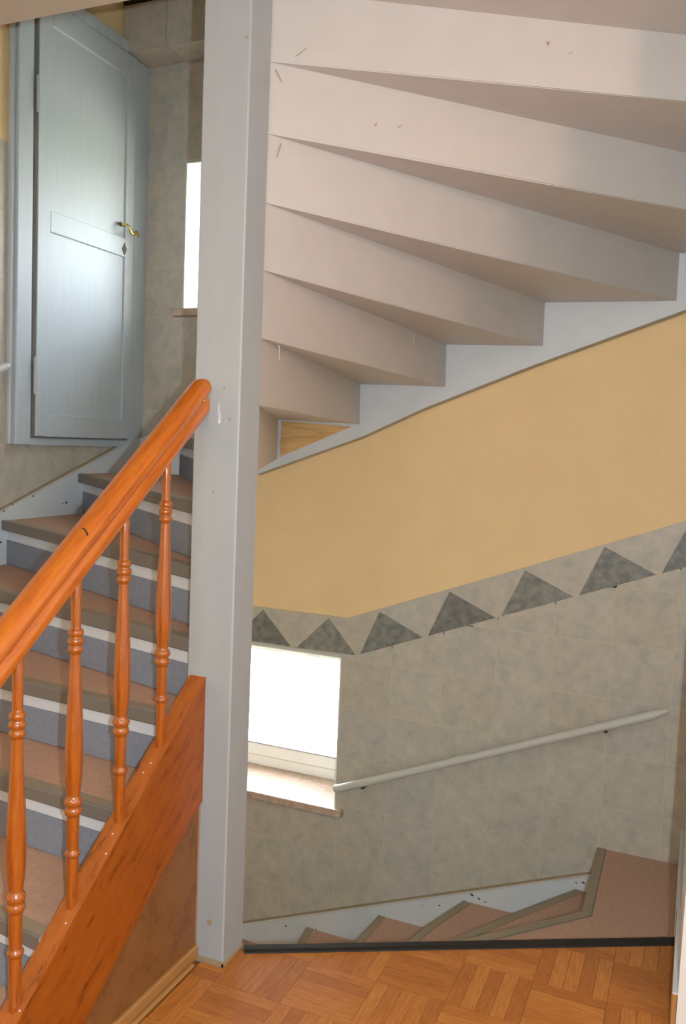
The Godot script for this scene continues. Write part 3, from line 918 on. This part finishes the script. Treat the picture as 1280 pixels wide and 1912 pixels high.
	cap.name = "worn_edge"
	cap.mesh = st.commit()
	cap.material_override = M.string_top
	os.add_child(cap, true)
	tag(cap, "paler worn top edge")
	# panel below the string and the trims at its foot
	st = mb()
	prism(st, [Vector3(-1.246, 0.0, -2.0195), Vector3(-1.246, 0.455, -2.0195), Vector3(-1.246, 0.39, -1.92), Vector3(-1.246, 0.2, -1.66), Vector3(-1.246, 0.0, -1.40)], Vector3(-0.012, 0, 0))
	part("spandrel_panel", st, M.panel, t, "dark brown board under the string")
	st = mb()
	soft_box(st, Vector3(-1.252, 0.0, -2.0195), Vector3(-1.236, 0.043, -1.20), 0.004)
	part("skirting", st, M.skirt, t, "honey brown skirting strip")
	st = mb()
	soft_box(st, Vector3(-1.236, 0.0, -1.98), Vector3(-1.222, 0.012, -1.20), 0.004)
	part("quarter_bead", st, M.skirt, t)
	st = mb()
	box(st, Vector3(-1.247, 0.05, -2.0195), Vector3(-1.243, 0.45, -2.0145))
	part("sealant", st, M.sealdark, t, "worn pale joint beside the post")
	# white paint specks on the string
	for c in [[-1.26, -1.80], [-1.267, -1.777], [-1.258, -1.645], [-1.247, -1.607], [-1.252, -1.475], [-1.247, -1.33]]:
		st = mb()
		tube(st, [Vector3(c[0], so.call(c[1]) - 0.001, c[1]), Vector3(c[0], so.call(c[1]) + 0.0022, c[1])], [0.003, 0.0022], 8)
		part("paint_speck", st, M.white, t)

# a flat slab whose underside is the polygon o (not quite level) and whose top lies th higher
func wedge(st: SurfaceTool, o: Array, th: float) -> void:
	var upv := Vector3(0, th, 0)
	for i in range(1, o.size() - 1):
		var n: Vector3 = (o[i] - o[0]).cross(o[i + 1] - o[0]).normalized()
		if n.y > 0: n = -n
		tri(st, o[0], o[i], o[i + 1], n)
		tri(st, o[0] + upv, o[i] + upv, o[i + 1] + upv, -n)
	var cen := Vector3.ZERO
	for p in o: cen += p / o.size()
	for i in o.size():
		var a: Vector3 = o[i]
		var b: Vector3 = o[(i + 1) % o.size()]
		quad(st, a, b, b + upv, a + upv, (a + b) / 2.0 - cen)

func lower_staircase() -> void:
	var t := thing("staircase", Vector3(-0.9, -1.0, -3.0), "carpeted winding steps going down behind the black edging strip", "staircase")
	# steps down: nosing points from the wall to the post, level
	var N := [
		[[Vector2(-0.266, ZB), Vector2(-0.259, -3.122), Vector2(-1.12, -2.19)], -0.184],
		[[Vector2(-0.376, ZS), Vector2(-0.591, -3.319), Vector2(-0.791, -2.99), Vector2(-1.15, -2.33)], -0.371],
		[[Vector2(-0.858, ZS), Vector2(-0.945, -3.404), Vector2(-1.18, -2.45)], -0.546],
		[[Vector2(-1.260, ZS), Vector2(-1.284, -3.37), Vector2(-1.31, -2.3)], -0.720],
		[[Vector2(-1.630, ZS), Vector2(-1.608, -3.508), Vector2(-1.40, -2.2)], -0.878],
		[[Vector2(-1.985, ZS), Vector2(-1.45, -2.15)], -1.037],
		[[Vector2(-2.50, ZS), Vector2(-1.48, -2.10)], -1.20],
		[[Vector2(XS, -3.25), Vector2(-1.5, -2.05)], -1.38],
		[[Vector2(XS, -2.75), Vector2(-1.5, -2.0)], -1.56],
	]
	for i in N.size():
		var line: Array = N[i][0]
		var y: float = N[i][1]
		var outline := line.duplicate()
		if i == 0:
			outline += [Vector2(-1.12, -2.14), Vector2(0.0345, -2.745), Vector2(0.0345, ZB)]
		else:
			var prev: Array = N[i - 1][0]
			for k in range(prev.size() - 1, -1, -1):
				var s := Vector2(0.03, 0)
				if i >= 6: s = Vector2(0.02, -0.02)
				outline.append(prev[k] + s)
			if i == 7: outline.append(Vector2(XS, ZS))
			if i == 6 or i == 5 or i < 5: outline[-1].y = ZS
		carpet_tread(outline, line.size() - 1, y, t)
		for k in line.size() - 1:
			var a: Vector2 = line[k]
			var b: Vector2 = line[k + 1]
			var d := (b - a).normalized()
			var n := Vector2(-d.y, d.x)
			if n.x < 0: n = -n
			var ra := a + n * 0.025
			ra.y = maxf(ra.y, ZS)
			var y_low: float = (N[i + 1][1] if i + 1 < N.size() else y - 0.18)
			carpet_riser(ra, b + n * 0.025, y_low, y - 0.038, -n, t)
	var st := mb()
	prism(st, [Vector3(-2.6, -1.212, ZB), Vector3(-0.28, -0.288, ZB), Vector3(-0.22, -0.288, ZB), Vector3(-0.22, -0.7, ZB), Vector3(-2.6, -1.75, ZB)], Vector3(0, 0, ZS - ZB))
	var ws := part("wall_string", st, M.string, t)
	st = mb()
	prism(st, [Vector3(-2.6, -1.212, ZB), Vector3(-0.28, -0.288, ZB), Vector3(-0.28, -0.281, ZB), Vector3(-2.6, -1.205, ZB)], Vector3(0, 0, 0.012))
	part("seal_and_shade", st, M.seal_and_shade, ws, "brown strip painted in as the tile edge shadow above the string")  # shade at the tiles' lower edge, laid in as a brown strip
	for c in [[-1.742, -0.905, 0.008], [-1.578, -0.878, 0.006], [-1.53, -0.895, 0.006], [-0.822, -0.512, 0.011], [-0.79, -0.522, 0.008], [-0.76, -0.53, 0.006], [-0.97, -0.6, 0.006], [-0.66, -0.556, 0.007], [-0.345, -0.338, 0.009], [-0.375, -0.345, 0.006], [-0.32, -0.342, 0.007], [-1.15, -0.73, 0.005], [-1.05, -0.62, 0.004]]:
		st = mb()
		prism(st, [Vector3(c[0] - c[2], c[1] + c[2] * 0.3, ZS), Vector3(c[0], c[1] - c[2] * 0.5, ZS), Vector3(c[0] + c[2], c[1] - c[2] * 0.3, ZS), Vector3(c[0], c[1] + c[2] * 0.6, ZS)], Vector3(0, 0, 0.0005))
		part("chip", st, M.chip, ws)
	# closing board under the landing's edge
	st = mb()
	prism(st, [Vector3(-1.14, -0.02, -2.142), Vector3(XR, -0.02, -2.752), Vector3(XR, -0.30, -2.752), Vector3(-1.14, -0.30, -2.142)], Vector3(-0.01, 0, 0.02))
	part("riser", st, M.string, t)

# ------------------------------------------------------------------ banister
func banister() -> void:
	var t := thing("banister", Vector3(-1.266, 0.6, -1.7), "glossy orange-brown wooden banister with turned balusters running up to the post", "banister")
	var slope := 0.775
	var ang := atan(slope)
	var bx := Vector3(0, sin(ang), -cos(ang))
	var by := Vector3(0, cos(ang), sin(ang))
	var bz := bx.cross(by)            # towards -x or +x
	# underside of the rail at the viewer's side: y 1.569 at z -2.015
	var foot := Vector3(-1.276, 1.561 - slope * (2.0195 - 0.95), -0.95)
	var prof := [Vector2(-0.024, 0.0), Vector2(0.024, 0.0), Vector2(0.0275, 0.004), Vector2(0.0285, 0.016), Vector2(0.0275, 0.027), Vector2(0.0225, 0.033), Vector2(0.0215, 0.037), Vector2(0.0245, 0.041), Vector2(0.0305, 0.046), Vector2(0.0325, 0.054), Vector2(0.0315, 0.063), Vector2(0.0265, 0.071), Vector2(0.018, 0.0765), Vector2(0.006, 0.079), Vector2(-0.006, 0.079), Vector2(-0.018, 0.0765), Vector2(-0.0265, 0.071), Vector2(-0.0315, 0.063), Vector2(-0.0325, 0.054), Vector2(-0.0305, 0.046), Vector2(-0.0245, 0.041), Vector2(-0.0215, 0.037), Vector2(-0.0225, 0.033), Vector2(-0.0275, 0.027), Vector2(-0.0285, 0.016), Vector2(-0.0275, 0.004)]
	var st := mb()
	var sections := [[0.0, 0.0, 1.0], [0.6, 0.0, 1.0], [1.2, 0.0, 1.0], [0.0, 1.0, 1.0]]
	# stations along the slope; the last ones are cut square to the post and rounded off
	var rings := []
	var total := (2.0195 - 0.95) / cos(ang)
	for s in [0.0, 0.5, 1.0, total - 0.02, total]:
		var ring := []
		for p in prof:
			var x: float = s
			if s > total - 0.03:
				x = s - p.y * tan(ang) * -1.0     # upright end against the post
			var sc := 0.9 if s == total and p.y > 0.05 else 1.0
			ring.append(Vector3(x, p.y * sc, p.x * (0.94 if s == total else 1.0)))
		rings.append(ring)
	for i in rings.size() - 1:
		for k in prof.size():
			var k2 := (k + 1) % prof.size()
			var out := Vector3(0, rings[i][k].y + rings[i][k2].y - 0.078, rings[i][k].z + rings[i][k2].z)
			var nk := prof_normal(prof, k)
			var nk2 := prof_normal(prof, k2)
			smooth_tri(st, [rings[i][k], nk], [rings[i + 1][k], nk], [rings[i + 1][k2], nk2])
			smooth_tri(st, [rings[i][k], nk], [rings[i + 1][k2], nk2], [rings[i][k2], nk2])
	for e in [0, rings.size() - 1]:
		var poly := PackedVector2Array()
		for p in rings[e]: poly.append(Vector2(p.z, p.y))
		var idx := Geometry2D.triangulate_polygon(poly)
		for i in range(0, idx.size(), 3):
			tri(st, rings[e][idx[i]], rings[e][idx[i + 1]], rings[e][idx[i + 2]], Vector3(-1 if e == 0 else 1, 0, 0))
	var hr := MeshInstance3D.new()
	hr.name = "handrail"
	hr.mesh = st.commit()
	hr.material_override = M.rail
	hr.transform = Transform3D(Basis(bx, by, bz), foot - t.position)
	t.add_child(hr, true)
	# brass screw near the top end, small slot at the splice
	st = mb()
	tube(st, [Vector3(-1.258, 1.592, -1.977), Vector3(-1.2425, 1.592, -1.977), Vector3(-1.241, 1.592, -1.977)], [0.0062, 0.0062, 0.0045], 14)
	part("screw", st, M.brass, t, "brass screw head in the rail's end")
	st = mb()
	tube(st, [Vector3(-1.2475, 1.286, -1.502), Vector3(-1.2425, 1.283, -1.506), Vector3(-1.2425, 1.271, -1.517), Vector3(-1.2475, 1.268, -1.520)], [0.0018, 0.0018, 0.0018, 0.0018], 8)
	part("staple", st, M.dark_metal, t, "small metal staple at the rail's splice")
	# turned balusters
	var prof_b := [Vector2(0.0, -0.02), Vector2(0.0122, -0.02), Vector2(0.0125, 0.02), Vector2(0.0136, 0.113), Vector2(0.0122, 0.1155), Vector2(0.0165, 0.119), Vector2(0.0182, 0.124), Vector2(0.0165, 0.129), Vector2(0.0122, 0.1325), Vector2(0.0134, 0.136), Vector2(0.0142, 0.210), Vector2(0.0130, 0.2125), Vector2(0.0182, 0.217), Vector2(0.0205, 0.224), Vector2(0.0182, 0.231), Vector2(0.0142, 0.2345), Vector2(0.0190, 0.239), Vector2(0.0212, 0.246), Vector2(0.0190, 0.253), Vector2(0.0140, 0.258), Vector2(0.0148, 0.263), Vector2(0.0176, 0.285), Vector2(0.0197, 0.315), Vector2(0.0204, 0.35), Vector2(0.0202, 0.39), Vector2(0.0188, 0.43), Vector2(0.0160, 0.48), Vector2(0.0135, 0.53), Vector2(0.0118, 0.586), Vector2(0.0112, 0.589), Vector2(0.0158, 0.592), Vector2(0.0175, 0.598), Vector2(0.0158, 0.604), Vector2(0.0118, 0.607), Vector2(0.0166, 0.611), Vector2(0.0187, 0.617), Vector2(0.0166, 0.623), Vector2(0.0118, 0.6265), Vector2(0.0160, 0.630), Vector2(0.0177, 0.636), Vector2(0.0160, 0.642), Vector2(0.0106, 0.646), Vector2(0.0112, 0.65), Vector2(0.0115, 0.70), Vector2(0.0120, 0.765), Vector2(0.0, 0.765)]
	st = mb()
	lathe(st, prof_b, Vector3.ZERO, 24)
	var bm := st.commit()
	for z in [-1.845, -1.677, -1.508, -1.333]:
		var b := MeshInstance3D.new()
		b.name = "baluster"
		b.mesh = bm
		b.material_override = M.wood_up
		b.position = Vector3(-1.264, 0.804 - 0.80 * (z + 1.994) - 0.002, z) - t.position
		t.add_child(b, true)

func prof_normal(prof: Array, k: int) -> Vector3:
	var a: Vector2 = prof[(k - 1 + prof.size()) % prof.size()]
	var b: Vector2 = prof[(k + 1) % prof.size()]
	var d := (b - a).normalized()
	var n := Vector2(d.y, -d.x) if prof_ccw(prof) else Vector2(-d.y, d.x)
	return Vector3(0, n.y, n.x)

func wall_rails() -> void:
	var t := thing("wall_handrail", Vector3(-0.78, 0.17, -3.62), "long pale grey round handrail climbing the tiled back wall right of the window", "handrail")
	var a := Vector3(-1.487, -0.134, -3.60)
	var b := Vector3(-0.074, 0.468, -3.60)
	var st := mb()
	var d := (b - a).normalized()
	# ends cut at a slant towards the wall
	tube(st, [a + Vector3(0, 0, -0.012), a + d * 0.03, a + d * 0.3, b - d * 0.05, b + d * 0.012 + Vector3(0, 0, -0.018)], [0.0185, 0.0185, 0.0185, 0.0185, 0.012], 20)
	part("rail", st, M.rail_paint, t)
	for s in [0.08, 0.86]:
		var p := a.lerp(b, 0.095 if s < 0.5 else 0.845)
		st = mb()
		tube(st, [p + Vector3(0, -0.012, 0), p + Vector3(0, -0.026, -0.01), p + Vector3(0, -0.03, -0.05), p + Vector3(0, -0.03, -0.0895)], [0.009, 0.008, 0.007, 0.014], 10)
		part("bracket", st, M.dark_metal, t, "dark rail bracket")
	var t2 := thing("wall_handrail", Vector3(-2.65, 1.5, -2.4), "pale grey handrail end on the left wall beside the door casing", "handrail")
	st = mb()
	var e := Vector3(-2.65, 1.752, -2.728)
	var dd := Vector3(0, -0.36, 1.0).normalized()
	tube(st, [e + Vector3(-0.015, 0, -0.01), e + dd * 0.02, e + dd * 0.4, e + dd * 1.0], [0.012, 0.0185, 0.0185, 0.0185], 20)
	part("rail", st, M.rail_paint, t2)
	st = mb()
	var p2 := e + dd * 0.25
	tube(st, [p2 + Vector3(0, -0.012, 0), p2 + Vector3(-0.02, -0.03, 0), p2 + Vector3(-0.0575, -0.03, 0)], [0.009, 0.008, 0.012], 10)
	part("bracket", st, M.dark_metal, t2)
